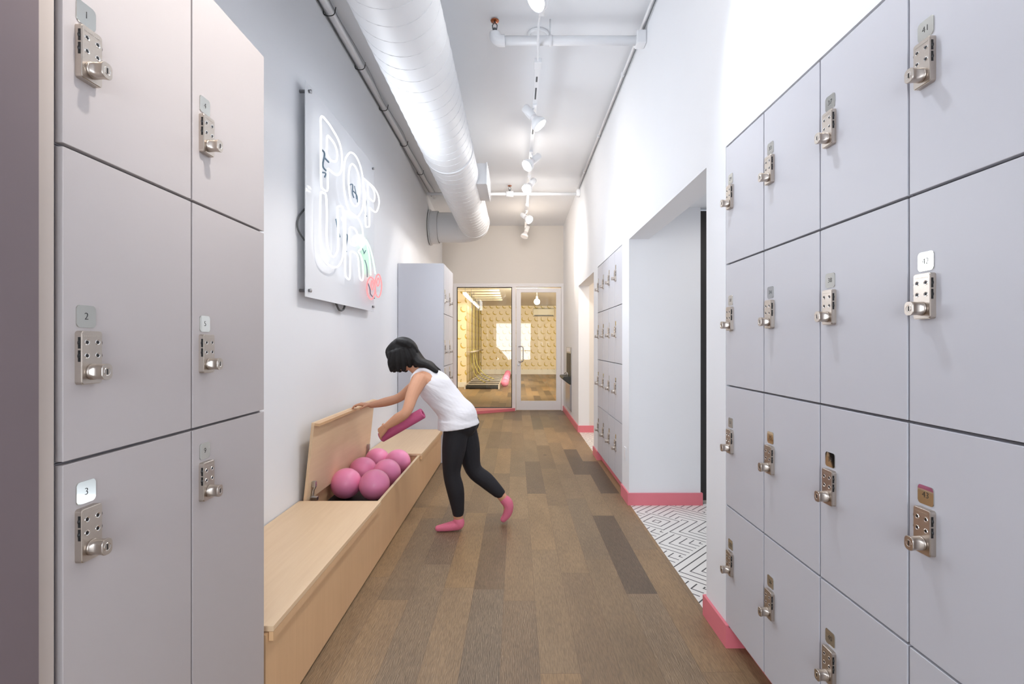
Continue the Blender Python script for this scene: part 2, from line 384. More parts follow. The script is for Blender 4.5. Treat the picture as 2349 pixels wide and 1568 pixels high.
# front wall behind the camera with a street window
bm = BM(); wx0, wx1, wz0, wz1 = -.98, .68, .60, 2.32
box(bm, -1.9, wx0, YF-.15, YF, 0, H0); box(bm, wx1, 1.7, YF-.15, YF, 0, H0); box(bm, wx0, wx1, YF-.15, YF, 0, wz0); box(bm, wx0, wx1, YF-.15, YF, wz1, H0)
struct('wall_front', bm, M['wall'])
bm = BM()
for a in ((wx0, wx0+.05, wz0, wz1), (wx1-.05, wx1, wz0, wz1), (wx0, wx1, wz0, wz0+.05), (wx0, wx1, wz1-.05, wz1), (wx0, wx1, 1.04, 1.08)):
    box(bm, a[0], a[1], YF-.10, YF-.05, a[2], a[3])
struct('window_2', bm, M['frame'])
# back wall: solid above, storefront frame below
bm = BM(); FX0, FX1 = -1.315, .985; FT = 2.62
box(bm, -1.9, 1.4, YB, YB+.12, FT, H0); box(bm, -1.9, FX0, YB, YB+.12, 0, FT); box(bm, FX1, 1.4, YB, YB+.12, 0, FT)
struct('wall_back', bm, M['warmwall'])  # white wall, its cream tone stands for the warm light there
bm = BM(); f0, f1 = YB-.03, YB+.09
box(bm, FX0, FX1, f0, f1, FT-.05, FT+.005, bev=.004); box(bm, FX0, FX0+.07, f0, f1, 0, FT-.05, bev=.004)
box(bm, -.095, -.015, f0, f1, 0, FT-.05, bev=.004); box(bm, FX1-.055, FX1, f0, f1, 0, FT-.05, bev=.004)
box(bm, FX0+.07, -.095, f0, f1, 0, .055, bev=.004)
box(bm, FX0, FX1, f0-.012, f0, FT-.006, FT+.02)
o = struct('window_1', bm, M['frame'])
gb = BM(); gx0, gx1, gz0, gz1 = FX0+.07, -.095, .055, FT-.05
for a in ((gx0, gx0+.014, gz0, gz1), (gx1-.014, gx1, gz0, gz1), (gx0, gx1, gz0, gz0+.014), (gx0, gx1, gz1-.014, gz1)): box(gb, a[0], a[1], YB, YB+.03, a[2], a[3])
obj('window_gasket', gb, M['gasket'], o)
obj('window_pane', bx(gx0+.012, gx1-.012, YB+.012, YB+.02, gz0+.012, gz1-.012), M['glass'], o)
# glazed door
dx0, dx1, dz1 = -.008, .925, 2.545; px0, px1, pz0, pz1 = .09, .825, .20, 2.46
bm = BM(); d0, d1 = YB-.01, YB+.035
box(bm, dx0, px0, d0, d1, .01, dz1, bev=.003); box(bm, px1, dx1, d0, d1, .01, dz1, bev=.003); box(bm, px0, px1, d0, d1, .01, pz0, bev=.003); box(bm, px0, px1, d0, d1, pz1, dz1, bev=.003)
do = struct('door_1', bm, M['frame'])
obj('door_pane', bx(px0-.003, px1+.003, YB+.008, YB+.016, pz0-.003, pz1+.003), M['glass'], do)
bm = BM(); tube(bm, catmull([(.042, d0, 1.33), (.10, d0-.035, 1.335), (.135, d0-.05, 1.30), (.135, d0-.05, 1.16), (.135, d0-.05, 1.05), (.10, d0-.035, 1.015), (.042, d0, 1.02)], False, 8), .011, 10)
obj('door_handle', bm, M['steel'], do, True)
bm = lathe(BM(), [(0, 0), (.02, 0), (.02, .012), (.012, .016), (0, .016)], Matrix.Translation((.045, d0, .95)) @ Matrix.Rotation(PI/2, 4, 'X'), 16)
obj('door_lock', bm, M['steel'], do)
# baseboards (pink)
bm = BM(); bh, bt = .105, .014
box(bm, XR-bt, XR-.0005, 2.262, 2.544, 0, bh); box(bm, XR-.0005, 1.10, 2.262, 2.276, 0, .094); box(bm, XR-.0005, 1.2, 2.531, 2.544, 0, bh)
struct('baseboard_right', bm, M['pinkbase'])
bm = BM(); box(bm, XR-bt, XR-.0005, 4.256, 4.55, 0, bh); box(bm, XR-.0005, 1.61, 4.256, 4.2695, 0, bh); box(bm, 1.5955, 1.61, 4.2695, 4.29, 0, bh); struct('baseboard_right', bm, M['pinkbase'])
bm = BM(); box(bm, XR-bt, XR-.0005, 5.905, 6.22, 0, bh); box(bm, XR-.0005, 1.09, 5.905, 5.919, 0, .094); struct('baseboard_right', bm, M['pinkbase'])
bm = BM(); box(bm, XR-bt, XR-.0005, 7.746, YB-.03, 0, bh); box(bm, XR-.0005, 3.0, 7.746, 7.7595, 0, bh); struct('baseboard_right', bm, M['pinkbase'])
# recessed toe kicks below lockers
bm = BM(); box(bm, 1.05, 1.065, .87, 2.26, 0, .092); struct('baseboard_locker_near', bm, M['pinkbase'])
bm = BM(); box(bm, 1.02, 1.035, 4.56, 5.905, 0, .092); struct('baseboard_locker_far', bm, M['pinkbase'])
# angled pink kerb in front of the studio window
bm = BM(); prism(bm, [(-1.5, 9.35), (-1.0, 9.62), (-.03, 10.2), (-.03, 10.235), (-1.5, 10.235)], 2, 0, .055); struct('baseboard_back', bm, M['pinkbase'])
# left foreground: jamb with shade put into its grey, and lit post
struct('wall_jamb', bx(-1.5, -.872, -.6, .899, 0, 2.6), M['mauve'])
struct('trim_1', bx(-1.39, -.885, .902, .944, 0, 2.6, bev=.003), M['post'])
# outlet
o = empty('outlet_plate', 'white outlet cover low on the wall strip beside the far small lockers', 'outlet', (XR, 4.41, .413))
obj('cover', bx(-.006, 0, -.036, .036, -.06, .06, bev=.003), M['white'], o)
bm = BM(); box(bm, -.008, -.005, -.02, .02, -.035, .035, bev=.002); obj('socket_face', bm, M['frame'], o)

# ---------------------------------------------------------------- studio beyond the glass
SZ = 3.1; SY0, SY1 = 10.39, 22.3
bm = BM(); box(bm, -2.1, 2.4, SY1, SY1+.1, 0, 3.4); struct('wall_studio_back', bm, M['banana'])
bm = BM(); box(bm, -2.2, -1.608, 15.8, 15.95, 0, 3.4); struct('wall_studio_return', bm, M['banana'])
bm = BM(); box(bm, -2.2, -1.66, 15.95, SY1, 0, 3.4); box(bm, -2.3, -2.1, SY0, 15.8, 0, 3.4); struct('wall_studio_left', bm, M['bananaside'])
bm = BM(); box(bm, 2.3, 2.4, SY0, SY1, 0, 3.4); struct('wall_studio_right', bm, M['bananaside'])
bm = BM(); box(bm, -2.3, 2.4, SY0-.05, SY1+.1, SZ, 3.4); struct('ceiling', bm, M['warmwall'])
bm = BM(); box(bm, -1.608, 2.3, SY1-.03, SY1, 0, .22); box(bm, -2.1, -1.608, 15.77, 15.8, 0, .16); struct('baseboard_studio', bm, M['warmwall'])
for k in range(9):
    tag(obj('ceiling_slat', bx(-2.05, -.55, 12.2+k*.85, 12.3+k*.85, SZ-.05, SZ), M['acunit']), 'white slat running across the studio ceiling above the rope wall', 'ceiling slat', 'white slats on the studio ceiling')
# striped black spring frame on the floor, with pale rails
o = empty('exercise_platform', 'long black striped exercise frame lying on the studio floor by the rope wall', 'exercise equipment', (-1.06, 17.5, 0))
for k in range(7):
    obj('pale_slat', bx(-.50, .50, -1.98+k*.72, -1.90+k*.72, .05, .12), M['post'], o)
    obj('black_pad', bx(-.50, .50, -2.4+k*.72, -1.98+k*.72, .02, .10, bev=.01), M['mat'], o)
obj('side_rail', bx(-.54, -.50, -2.5, 2.5, 0, .12), M['post'], o); obj('side_rail', bx(.50, .54, -2.5, 2.5, 0, .12), M['post'], o)
# ropes
for k in range(8):
    y = 16.3+k*.72
    bm = tube(BM(), [(-1.54, y, 3.1), (-1.54, y+.02, 1.6), (-1.54, y, .14)], .012, 6)
    tag(obj('hanging_cord', bm, M['cord'] if k % 2 else M['yellowcord'], None, True), 'thin cord hanging straight down the banana wallpaper behind the studio window', 'cord', 'vertical cords on the studio wall')
for k in range(3):
    y = 16.2+k*.8
    bm = tube(BM(), catmull([(-1.5, y, 1.2), (-1.48+.02*k, y, .7), (-1.3+.06*k, y-.2, .32), (-1.0+.1*k, y-.45, .14)], False, 8), .016, 6)
    tag(obj('drooping_cord', bm, M['yellowcord'], None, True), 'yellow cord curving down onto the black exercise frame', 'cord', 'yellow cords drooping over the exercise frame')
o = empty('barre', 'pale horizontal rail crossing the hanging cords on the studio wall', 'rail', (-1.45, 18, 1.12))
obj('rail', tube(BM(), [(0, -2.3, 0), (0, 3.2, 0)], .025, 8), M['post'], o, True)
for y in (-2, 0.5, 3): obj('bracket', tube(BM(), [(0, y, 0), (-.205, y, 0)], .015, 6), M['post'], o, True)
for y0 in (13.4, 16.2):
    o = empty('strip_light', 'bright %s fluorescent strip high on the left side of the studio' % ('nearer' if y0 < 15 else 'farther'), 'light', (-1.42, y0, 2.72))
    for yy in (.2, 2.0): obj('hanger', tube(BM(), [(0, yy, .05), (0, yy, .38)], .006, 6), M['wire'], o)
    obj('housing', bx(-.05, .05, 0, 2.2, .02, .07, bev=.005), M['white'], o)
    obj('tube', tube(BM(), [(0, .05, 0), (0, 2.15, 0)], .02, 10), M['tube'], o, True)
# row of pink balls, receding
for k, (x, y) in enumerate(((-.38, 15.9), (-.38, 17.0), (-.38, 18.2), (-.375, 19.5), (-.37, 20.9))):
    bm = lathe(BM(), [(.13*math.sin(PI*i/12), -.13*math.cos(PI*i/12)) for i in range(13)], n=20)
    b = obj('exercise_ball', bm, M['ball'], None, True); b.location = (x, y, .13)
    tag(b, 'pink ball on the studio floor behind the glass, %s' % ['nearest of the five', 'second nearest of five', 'middle of the five', 'second farthest of five', 'farthest of the five'][k], 'exercise ball', 'row of pink balls in the studio')
# pendant bulb
o = empty('pendant_bulb', 'single glowing bulb hanging behind the glazed door', 'light bulb', (.58, 14.0, 2.58))
obj('bulb', lathe(BM(), [(.085*math.sin(PI*i/10), -.085*math.cos(PI*i/10)) for i in range(11)], n=16), M['bulb'], o, True)
obj('bulb_socket', lathe(BM(), [(0, .07), (.03, .07), (.03, .15), (0, .15)], n=12), M['post'], o)
obj('suspension_cord', tube(BM(), [(0, 0, .15), (0, 0, .52)], .006, 6), M['post'], o)
# mini split
o = empty('air_conditioner', 'cream wall mounted air conditioner above the banana wallpaper seen through the door', 'air conditioner', (1.22, SY1, 2.78))
obj('body', bx(-.48, .48, -.25, -.002, -.17, .17, bev=.03), M['acunit'], o)
obj('louver', bx(-.43, .43, -.262, -.245, -.15, -.115), M['gasket'], o); obj('intake_grille', bx(-.46, .46, -.23, -.03, .165, .18), M['gasket'], o)

# ---------------------------------------------------------------- drinking fountain
o = empty('drinking_fountain', 'stainless steel drinking fountain with bottle filler on the right wall by the glazed door', 'drinking fountain', (XR, 9.13, 0))
obj('back_panel', bx(-.012, 0, -.42, .42, .18, 1.33, bev=.004), M['steel'], o)
bm = BM(); box(bm, -.018, -.008, -.34, .30, .78, 1.22, bev=.004); obj('bottle_recess', bm, M['darksteel'], o)
obj('sensor_panel', bx(-.022, -.01, -.28, .26, 1.245, 1.315, bev=.004), M['frame'], o)
bm = BM(); prism(bm, [(-.012, .80), (-.14, .80), (-.15, .765), (-.12, .73), (-.012, .66)], 1, -.36, .36); bmesh.ops.bevel(bm, geom=list(bm.edges), offset=.008, segments=2, affect='EDGES')
obj('basin', bm, M['darksteel'], o)
obj('spout', tube(BM(), catmull([(-.05, -.2, .80), (-.05, -.2, .85), (-.075, -.17, .87), (-.1, -.12, .85)], False, 5), .01, 8), M['steel'], o, True)
obj('lower_apron', bx(-.03, -.01, -.38, .38, .2, .66, bev=.006), M['steel'], o)

# ---------------------------------------------------------------- ducts and pipes
o = empty('spiral_duct', 'big round white spiral duct running along the ceiling to the far left corner', 'duct', (-.693, 0, 3.36))
R = .25
bm = BM()
n = 48
def ringpts(c, t, r):
    t = t.normalized(); s = t.cross(Vector((0, 0, 1))).normalized(); u = s.cross(t)
    return [c+s*r*math.cos(2*PI*k/n)+u*r*math.sin(2*PI*k/n) for k in range(n)]
path = [Vector((0, YF+.03, 0)), Vector((0, 8.05, 0))]
for k in range(1, 9):
    a = PI/2*k/8; path.append(Vector((-.30+.30*math.cos(a), 8.05+.30*math.sin(a), 0)))
path.append(Vector((-.62, 8.35, 0)))
rings = []
for i, p in enumerate(path):
    a = path[max(0, i-1)]; b = path[min(len(path)-1, i+1)]
    rings.append([bm.verts.new(q) for q in ringpts(p, b-a, R)])
for A, B in zip(rings, rings[1:]):
    for k in range(n): bm.faces.new((A[k], A[(k+1) % n], B[(k+1) % n], B[k]))
obj('duct_body', bm, M['duct'], o, True)
bm = BM(); hel = []
for i in range(int(9.6/.14*28)):
    a = 2*PI*i/28; hel.append((R*math.cos(a), -1.5+.14*i/28, R*math.sin(a)))
tube(bm, hel, .0032, 4); obj('spiral_seam', bm, M['duct'], o, True)
bm = BM()
bm.free()
for y in (4.95, 7.95): obj('joint_collar', lathe(BM(), [(R, 0), (R+.007, .002), (R+.007, .045), (R, .047)], Matrix.Translation((0, y, 0)) @ Matrix.Rotation(-PI/2, 4, 'X'), 48), M['duct'], o, True)
bm = bx(.15, .34, 5.72, 6.4, -.11, .13, bev=.004); obj('register_box', bm, M['duct'], o)
g = BM(); box(g, .34, .352, 5.71, 6.41, -.12, .14, bev=.002)
for k in range(9): box(g, .35, .36, 5.75, 6.37, -.095+k*.025, -.088+k*.025)
obj('register_grille', g, M['white'], o)
o2 = empty('branch_duct', 'short white duct stub at the left wall behind the spiral duct', 'duct', (-1.42, 8.35, 3.36))
obj('duct_body', lathe(BM(), [(.275, -.02), (.275, .10), (.262, .105)], Matrix.Rotation(PI/2, 4, 'Y'), 40), M['duct'], o2, True)
obj('wall_collar', lathe(BM(), [(.25, -.04), (.30, -.04), (.30, -.025), (.25, -.025)], Matrix.Rotation(PI/2, 4, 'Y'), 40), M['duct'], o2, True)

def sprinkler_head(parent, x, y, z):
    bm = lathe(BM(), [(0, 0), (.03, 0), (.032, .006), (.012, .012), (0, .012)], Matrix.Translation((x, y, z+.09)), 16)
    obj('deflector', bm, M['copper'], parent, True)
    bm = tube(BM(), [(x-.014, y, z+.03), (x-.018, y, z+.06), (x, y, z+.09)], .004, 6); tube(bm, [(x+.014, y, z+.03), (x+.018, y, z+.06), (x, y, z+.09)], .004, 6)
    lathe(bm, [(0, 0), (.016, 0), (.016, .035), (0, .035)], Matrix.Translation((x, y, z)), 12)
    obj('frame_arms', bm, M['wire'], parent, True)
p1 = empty('sprinkler_pipe', 'thick white sprinkler pipe with an elbow end and copper head under the ceiling', 'pipe', (0, 3.73, 3.69))
obj('pipe', tube(BM(), [(-.13, 0, 0), (XR, 0, 0)], .034, 16), M['white'], p1, True)
obj('elbow', tube(BM(), catmull([(-.09, 0, 0), (-.13, 0, 0), (-.16, 0, .02), (-.165, 0, .055)], False, 5), .042, 14), M['white'], p1, True)
sprinkler_head(p1, -.165, 0, .055)
bm = lathe(BM(), [(.036, -.012), (.04, -.012), (.04, .012), (.036, .012)], Matrix.Translation((.255, 0, 0)) @ Matrix.Rotation(PI/2, 4, 'Y'), 16); tube(bm, [(.255, 0, .03), (.255, 0, .16)], .006, 6)
obj('hanger', bm, M['white'], p1, True)
obj('wall_flange', bx(.90, XR, -.045, .045, -.042, .06, bev=.01), M['white'], p1)
p2 = empty('sprinkler_pipe', 'white sprinkler pipe crossing the far end of the ceiling behind the duct', 'pipe', (0, 7.6, 3.702))
obj('pipe', tube(BM(), [(-1.38, 0, 0), (XR, 0, 0)], .024, 12), M['white'], p2, True)
obj('tee', tube(BM(), [(-.16, 0, 0), (-.05, 0, 0)], .045, 12), M['white'], p2, True); sprinkler_head(p2, -.105, 0, .03)
obj('wall_flange', bx(.92, XR, -.05, .05, -.04, .06, bev=.01), M['white'], p2)
# conduit along the right wall top, cable rail along the left wall top
o = empty('conduit', 'thin white conduit running along the top edge of the right wall', 'conduit', (XR-.022, 0, 3.80))
obj('pipe', tube(BM(), [(0, YF, 0), (0, 7.6, 0)], .014, 8), M['white'], o, True)
for y in (1.8, 2.9, 4.4, 5.7, 6.9): obj('strap', bx(-.02, .022, y-.012, y+.012, -.018, .018, bev=.002), M['white'], o)
obj('cable', tube(BM(), [(.010, YF, -.024), (.010, 7.6, -.024)], .0035, 6), M['wire'], o, True)
o = empty('cable_bundle', 'white rail with wires and dark hooks along the top of the left wall', 'cable', (XL, 0, 3.80))
obj('rail', tube(BM(), [(.045, YF, 0), (.045, 8.1, 0)], .028, 10), M['white'], o, True)
obj('wire', tube(BM(), [(.012, YF, -.016), (.012, 8.0, -.016)], .0035, 6), M['wire'], o, True)
obj('wire', tube(BM(), catmull([(.09+.012*math.sin(i*2.1), YF+i*.4, -.005+.012*math.cos(i*1.3)) for i in range(26)], False, 4), .0035, 6), M['thinwire'], o, True)
for y in (2.3, 2.9, 3.55, 4.25, 5.0, 5.9, 6.9):
    obj('hook', tube(BM(), catmull([(0, y, .0), (.008, y, -.032), (.045, y, -.042), (.08, y, -.03), (.092, y, .02)], False, 5), .0035, 6), M['black'], o, True)

# ---------------------------------------------------------------- track and spotlights
tk = empty('light_track', 'white ceiling light track in several joined lengths down the middle of the corridor', 'light track', (.17, 0, 3.64))
def trk(y0, y1):
    bm = bx(-.019, .019, y0, y1, -.012, .014); obj('track_section', bm, M['white'], tk)
trk(-1.0, 3.36); trk(3.95, 8.0); trk(8.15, 10.0)
obj('track_groove', bx(-.007, .007, 3.12, 3.3, -.014, -.011), M['wire'], tk)
for a, b in ((4.12, 4.2), (4.3, 4.5), (4.75, 5.25), (5.9, 5.95), (8.5, 8.54)): obj('track_groove', bx(-.007, .007, a, b, -.014, -.011), M['wire'], tk)
obj('feed_box', bx(-.03, .03, 3.90, 4.0, -.02, .02, bev=.004), M['white'], tk); obj('feed_box', bx(-.028, .028, 7.95, 8.2, -.02, .02, bev=.004), M['white'], tk)
obj('feed_cable', tube(BM(), catmull([(0, 3.3, 0), (-.01, 3.5, .06), (-.01, 3.62, .0), (0, 3.95, 0)], False, 5), .009, 8), M['white'], tk, True)
obj('ceiling_plate', lathe(BM(), [(.07, .19), (.085, .20), (.085, .209), (0, .209)], Matrix.Translation((0, 3.9, 0)), 24), M['white'], tk, True)
for y in (1.0, 3.2, 4.3, 7.0, 9.0): obj('track_hanger', tube(BM(), [(0, y, .01), (0, y, .209)], .005, 6), M['white'], tk, True)
def spot(y, d, label, on=True, energy=60, col=NEUT, size=1.35, aimd=None, blend=.6, dx=0):
    o = empty('track_spotlight', label, 'spotlight', (.17, y, 3.64), 0, 'spotlights on the ceiling track')
    d = Vector(d).normalized(); piv = Vector((dx, 0, -.13)); q = d.to_track_quat('Z', 'Y').to_matrix().to_4x4()
    mt = Matrix.Translation(piv) @ q
    obj('lamp_body', lathe(BM(), [(0, -.15), (.037, -.15), (.040, -.145), (.040, -.03), (.035, -.028)], mt, 24), M['white'], o, True)
    obj('lamp_collar', lathe(BM(), [(.034, -.03), (.034, -.012), (.038, -.01), (.036, .01)], mt, 24), M['frame'], o, True)
    obj('reflector_hood', lathe(BM(), [(.036, 0), (.064, .035), (.072, .05), (.072, .085), (.067, .085), (.066, .055), (0, .05)], mt, 28), M['white'], o, True)
    obj('lamp_face', lathe(BM(), [(0, .0835), (.0655, .0815), (.0655, .078), (0, .078)], mt, 28), M['lampface'] if on else M['frame'], o)
    back = mt @ Vector((0, 0, -.06)); bm = tube(BM(), catmull([(0, 0, -.01), (back.x*.5, back.y*.5, -.05), tuple(back)], False, 5), .008, 8)
    obj('stem', bm, M['white'], o, True)
    obj('adapter', bx(-.021, .021, -.06, .06, -.03, -.012, bev=.003), M['white'], o)
    if on:
        p = Vector((.17, y, 3.64)) + (mt @ Vector((0, 0, .12)))
        lamp('SPOT', 'spot_beam', p, energy, col, aim=p+(Vector(aimd) if aimd else d), spot_size=size, spot_blend=blend, shadow_soft_size=.05)
spot(2.97, (-.66, -.30, -.70), 'white track spotlight cut by the top edge of the photo, nearest the camera', energy=34, col=NEUT, size=1.1, aimd=(-.42, .05, -.9))
spot(4.64, (.62, -.10, -.78), 'white track spotlight with its body tilted left and face toward the lower right', energy=26, col=COOL, size=1.0, aimd=(.62, .12, -.85))
spot(5.75, (-.62, -.42, -.66), 'white track spotlight facing the lower left, just before the far pipe', energy=22, col=NEUT, size=1.1, aimd=(-.62, .22, -.72))
spot(6.62, (-.45, -.5, -.7), 'white track spotlight overlapping the far sprinkler pipe', energy=22, col=NEUT, size=1.1, aimd=(-.66, .12, -.72))
spot(8.3, (.55, -.62, -.55), 'small far track spotlight with its body tilted left', energy=25, col=WARM, size=1.0, aimd=(.70, -.25, -.62))
spot(9.45, (-.3, -.25, -.9), 'unlit far end track spotlight, last on the track', on=False)
# lamps of the same track nearer than the photo's top edge
spot(1.1, (-.72, .12, -.69), 'white track spotlight above the camera aimed at the left lockers', energy=60, col=NEUT, aimd=(-.82, .12, -.52), size=1.2)
spot(2.0, (.62, -.25, -.75), 'white track spotlight above the frame aimed at the right lockers', energy=24, col=COOL)
# added fill lamps under the track, and the glow the neon throws into the corridor
for y, e, c, aim in ((1.5, 4, NEUT, (.1, 1.5, 0)), (4.64, 28, COOL, (0, 4.7, 0)), (6.6, 60, NEUT, (0, 10.2, 1.4)), (8.3, 14, WARM, (-.1, 8.6, 0))):
    lamp('SPOT', 'corridor_fill', (.17, y, 3.42), e, c, aim=aim, spot_size=2.75, spot_blend=1.0, shadow_soft_size=.12)
for y, e, c in ((6.0, 4, NEUT), (8.9, 4.5, WARM)):
    lamp('POINT', 'corridor_fill', (.17, y, 3.25), e, c, shadow_soft_size=.12)
lamp('AREA', 'neon_glow', (-1.20, 3.87, 2.35), 13, (.86, .92, 1), aim=(2, 3.87, 2.35), shape='RECTANGLE', size=1.2, size_y=1.0)
# ============================================================ lockers
DT, GAP = .016, .007
mesh_cache = {}
def shared(key, make, m, smooth=False):
    if key not in mesh_cache:
        bm = make(); bmesh.ops.recalc_face_normals(bm, faces=bm.faces)
        me = bpy.data.meshes.new(key if isinstance(key, str) else key[0]); bm.to_mesh(me); bm.free()
        for k in (m if isinstance(m, (list, tuple)) else [m]): me.materials.append(k)
        if smooth:
            for p in me.polygons: p.use_smooth = True
        mesh_cache[key] = me
    return mesh_cache[key]
def inst(name, me, parent, loc=(0, 0, 0)):
    o = bpy.data.objects.new(name, me); C.objects.link(o); o.parent = parent; o.location = loc; return o
LW, LH, LT = .050, .108, .014
def lock_body():
    bm = BM(); poly = rrect(LW, LH, .006, 4)
    prism(bm, poly, 1, 0, -LT)
    fr = [e for e in bm.edges if all(abs(v.co.y+LT) < 1e-6 for v in e.verts)]
    bmesh.ops.bevel(bm, geom=fr, offset=.0018, segments=3, affect='EDGES')
    # shallow ridge of the embossed strip at the top
    for i in range(9): box(bm, -.018+i*.0041, -.0155+i*.0041, -LT-.0004, -LT, .0425, .0448)
    return bm
def lock_holes():
    bm = BM()
    for x in (-.0125, .0125):
        for z in (.004, .031):
            mt = Matrix.Translation((x, -LT, z)) @ Matrix.Rotation(PI/2, 4, 'X')
            lathe(bm, [(.0058, 0), (.0052, .0009), (.0043, .0003), (.0036, .0002)], mt, 16, 0)
            lathe(bm, [(.0036, .0003), (0, .0002)], mt, 16, 1)
    return bm
def lock_dials():
    bm = BM()
    for s in (-1, 1):
        for z in (.0035, .0300):
            box(bm, s*LW/2-.0006, s*LW/2+.0006, -.0118, -.0068, z-.0115, z+.0115)
            lathe(bm, [(0, -.0024), (.0078, -.0024), (.0085, 0), (.0078, .0024), (0, .0024)], Matrix.Translation((s*(LW/2-.0056), -.0093, z)) @ Matrix.Rotation(PI/2, 4, 'X'), 12)
    return bm
def lock_knob():
    bm = lathe(BM(), [(0, 0), (.0165, 0), (.0165, .0035), (.0155, .0045), (0, .0045)], Matrix.Rotation(PI/2, 4, 'X'), 28)
    rings = []
    for y, w_, h_, r_ in ((-.003, .030, .031, .013), (-.007, .0285, .031, .012), (-.011, .0235, .0310, .0095), (-.016, .0205, .0312, .0085), (-.021, .0208, .0318, .0085),
                          (-.0255, .0240, .0325, .0095), (-.0280, .0262, .0330, .0105), (-.0298, .0262, .0330, .0105), (-.0305, .0252, .0320, .0100)):
        rings.append([bm.verts.new((x, y, z)) for x, z in rrect(w_, h_, r_, 6)])
    for A, B in zip(rings, rings[1:]):
        for k in range(len(A)): bm.faces.new((A[k], A[(k+1) % len(A)], B[(k+1) % len(A)], B[k]))
    bm.faces.new([bm.verts.new(v.co+Vector((0, -.00001, 0))) for v in rings[-1]])
    return bm
def lock_key():
    mt = Matrix.Translation((0, -.0302, 0)) @ Matrix.Rotation(PI/2, 4, 'X')
    bm = lathe(BM(), [(.0088, -.0002), (.0080, .0007), (.0060, -.0001), (0, -.0001)], mt, 24, 0)
    box(bm, -.0012, .0012, -.0312, -.0302, -.0055, .0055, mi=1)
    return bm
def num_mesh(t):
    cu = bpy.data.curves.new('number', 'FONT'); cu.body = t; cu.size = .0205; cu.align_x = 'CENTER'; cu.align_y = 'CENTER'; cu.extrude = .0002; cu.offset = -.00035
    o = bpy.data.objects.new('number', cu); C.objects.link(o)
    dg = bpy.context.evaluated_depsgraph_get(); me = bpy.data.meshes.new_from_object(o.evaluated_get(dg)); bpy.data.objects.remove(o)
    me.materials.clear(); me.materials.append(M['ink'])
    me.transform(Matrix.Rotation(PI/2, 4, 'X')); return me
def locker(side, X, y0, y1, z0, z1, lock_z, num, label, group):
    """side -1: bank on the left wall facing right; +1: bank on the right wall"""
    wd = y1-y0; h = z1-z0
    r = empty('locker', label, 'locker', (X, y0 if side < 0 else y1, z0), PI/2 if side < 0 else -PI/2, group)
    D = .47
    def carc():
        bm = BM(); t = .012
        box(bm, .0008, t, DT+.001, D, .0008, h-.0008); box(bm, wd-t, wd-.0008, DT+.001, D, .0008, h-.0008)
        box(bm, t, wd-t, DT+.001, D, .0008, t); box(bm, t, wd-t, DT+.001, D, h-t, h-.0008); box(bm, t, wd-t, D-.01, D, t, h-t); return bm
    inst('carcass', shared(('carcass', round(wd, 3), round(h, 3)), carc, M['carcass']), r)
    g = GAP/2
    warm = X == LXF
    inst('door', shared(('door', round(wd, 3), round(h, 3), warm), lambda: bx(g, wd-g, 0, DT, g, h-g, bev=.0012, seg=2), M['lockershade' if warm else 'locker']), r)
    lx = .029+LW/2+(.002 if side > 0 else 0); lz = lock_z-z0
    L = inst('combination_lock', shared('combination_lock', lock_body, M['metal']), r, (lx, 0, lz))
    inst('screw_holes', shared('screw_holes', lock_holes, [M['bright'], M['black']]), L)
    inst('number_dials', shared('number_dials', lock_dials, M['black']), L)
    inst('turn_knob', shared('turn_knob', lock_knob, M['metal'], True), L, (.0, -LT, -.029))
    inst('key_face', shared('key_face', lock_key, [M['bright'], M['black']]), L, (.0, -LT, -.029))
    px = .031+.0225; pz = lz+.0835
    def plate():
        bm = BM(); prism(bm, rrect(.045, .045, .0075, 6), 1, 0, -.0022)
        fr = [e for e in bm.edges if all(abs(v.co.y+.0022) < 1e-6 for v in e.verts)]
        bmesh.ops.bevel(bm, geom=fr, offset=.0006, segments=2, affect='EDGES'); return bm
    P = inst('number_plate', shared('number_plate', plate, M['mirror']), r, (px, 0, pz))
    if num: inst('number', num_mesh(num), P, (0, -.0024, 0))
    return r
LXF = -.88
rows_l = [(.10, 1.166), (1.166, 1.786), (1.786, 2.40)]
lockz = [1.014, 1.371, 1.985]
nums = [['3', '2', '1'], ['9', '5', '4']]
for c, (a, b) in enumerate(((.952, 1.335), (1.335, 1.720))):
    for k in range(3):
        n = nums[c][k]
        locker(-1, LXF, a, b, rows_l[k][0], rows_l[k][1], lockz[k], n, 'grey locker marked %s, %s row, %s column of the left foreground bank' % (n, ['bottom', 'middle', 'top'][k], ['nearer', 'farther'][c]), 'foreground left lockers')
struct('trim_2', bx(-1.36, -.93, .95, 1.715, 0, .098), M['carcass'])
rz = [.098, .651, 1.205, 1.764, 2.31]
cols = [1.943, 2.295], [1.583, 1.943], [1.2256, 1.583], [.870, 1.2256]
for c, (a, b) in enumerate(cols):
    for k in range(4):
        n = str(29+c*4+(3-k))
        locker(1, XR, a, b, rz[k], rz[k+1], (rz[k]+rz[k+1])/2+.027, n, 'grey locker marked %s, %s row, %s column of the big right bank' % (n, ['bottom', 'third', 'second', 'top'][k], ['farthest', 'second farthest', 'second nearest', 'nearest'][c]), 'big right bank of lockers')
ordc = ['farthest column', 'second farthest column', 'second nearest column', 'nearest column']
for c in range(4):
    b = 5.92-c*.3425; a = b-.3425
    for k in range(4):
        locker(1, XR, a, b, rz[k], rz[k+1], (rz[k]+rz[k+1])/2+.027, None, 'small far locker between the two wall openings, %s row, %s' % (['bottom', 'third', 'second', 'top'][k], ordc[c]), 'far right bank of lockers')
rb = [.10, 1.13, 1.745, 2.335]
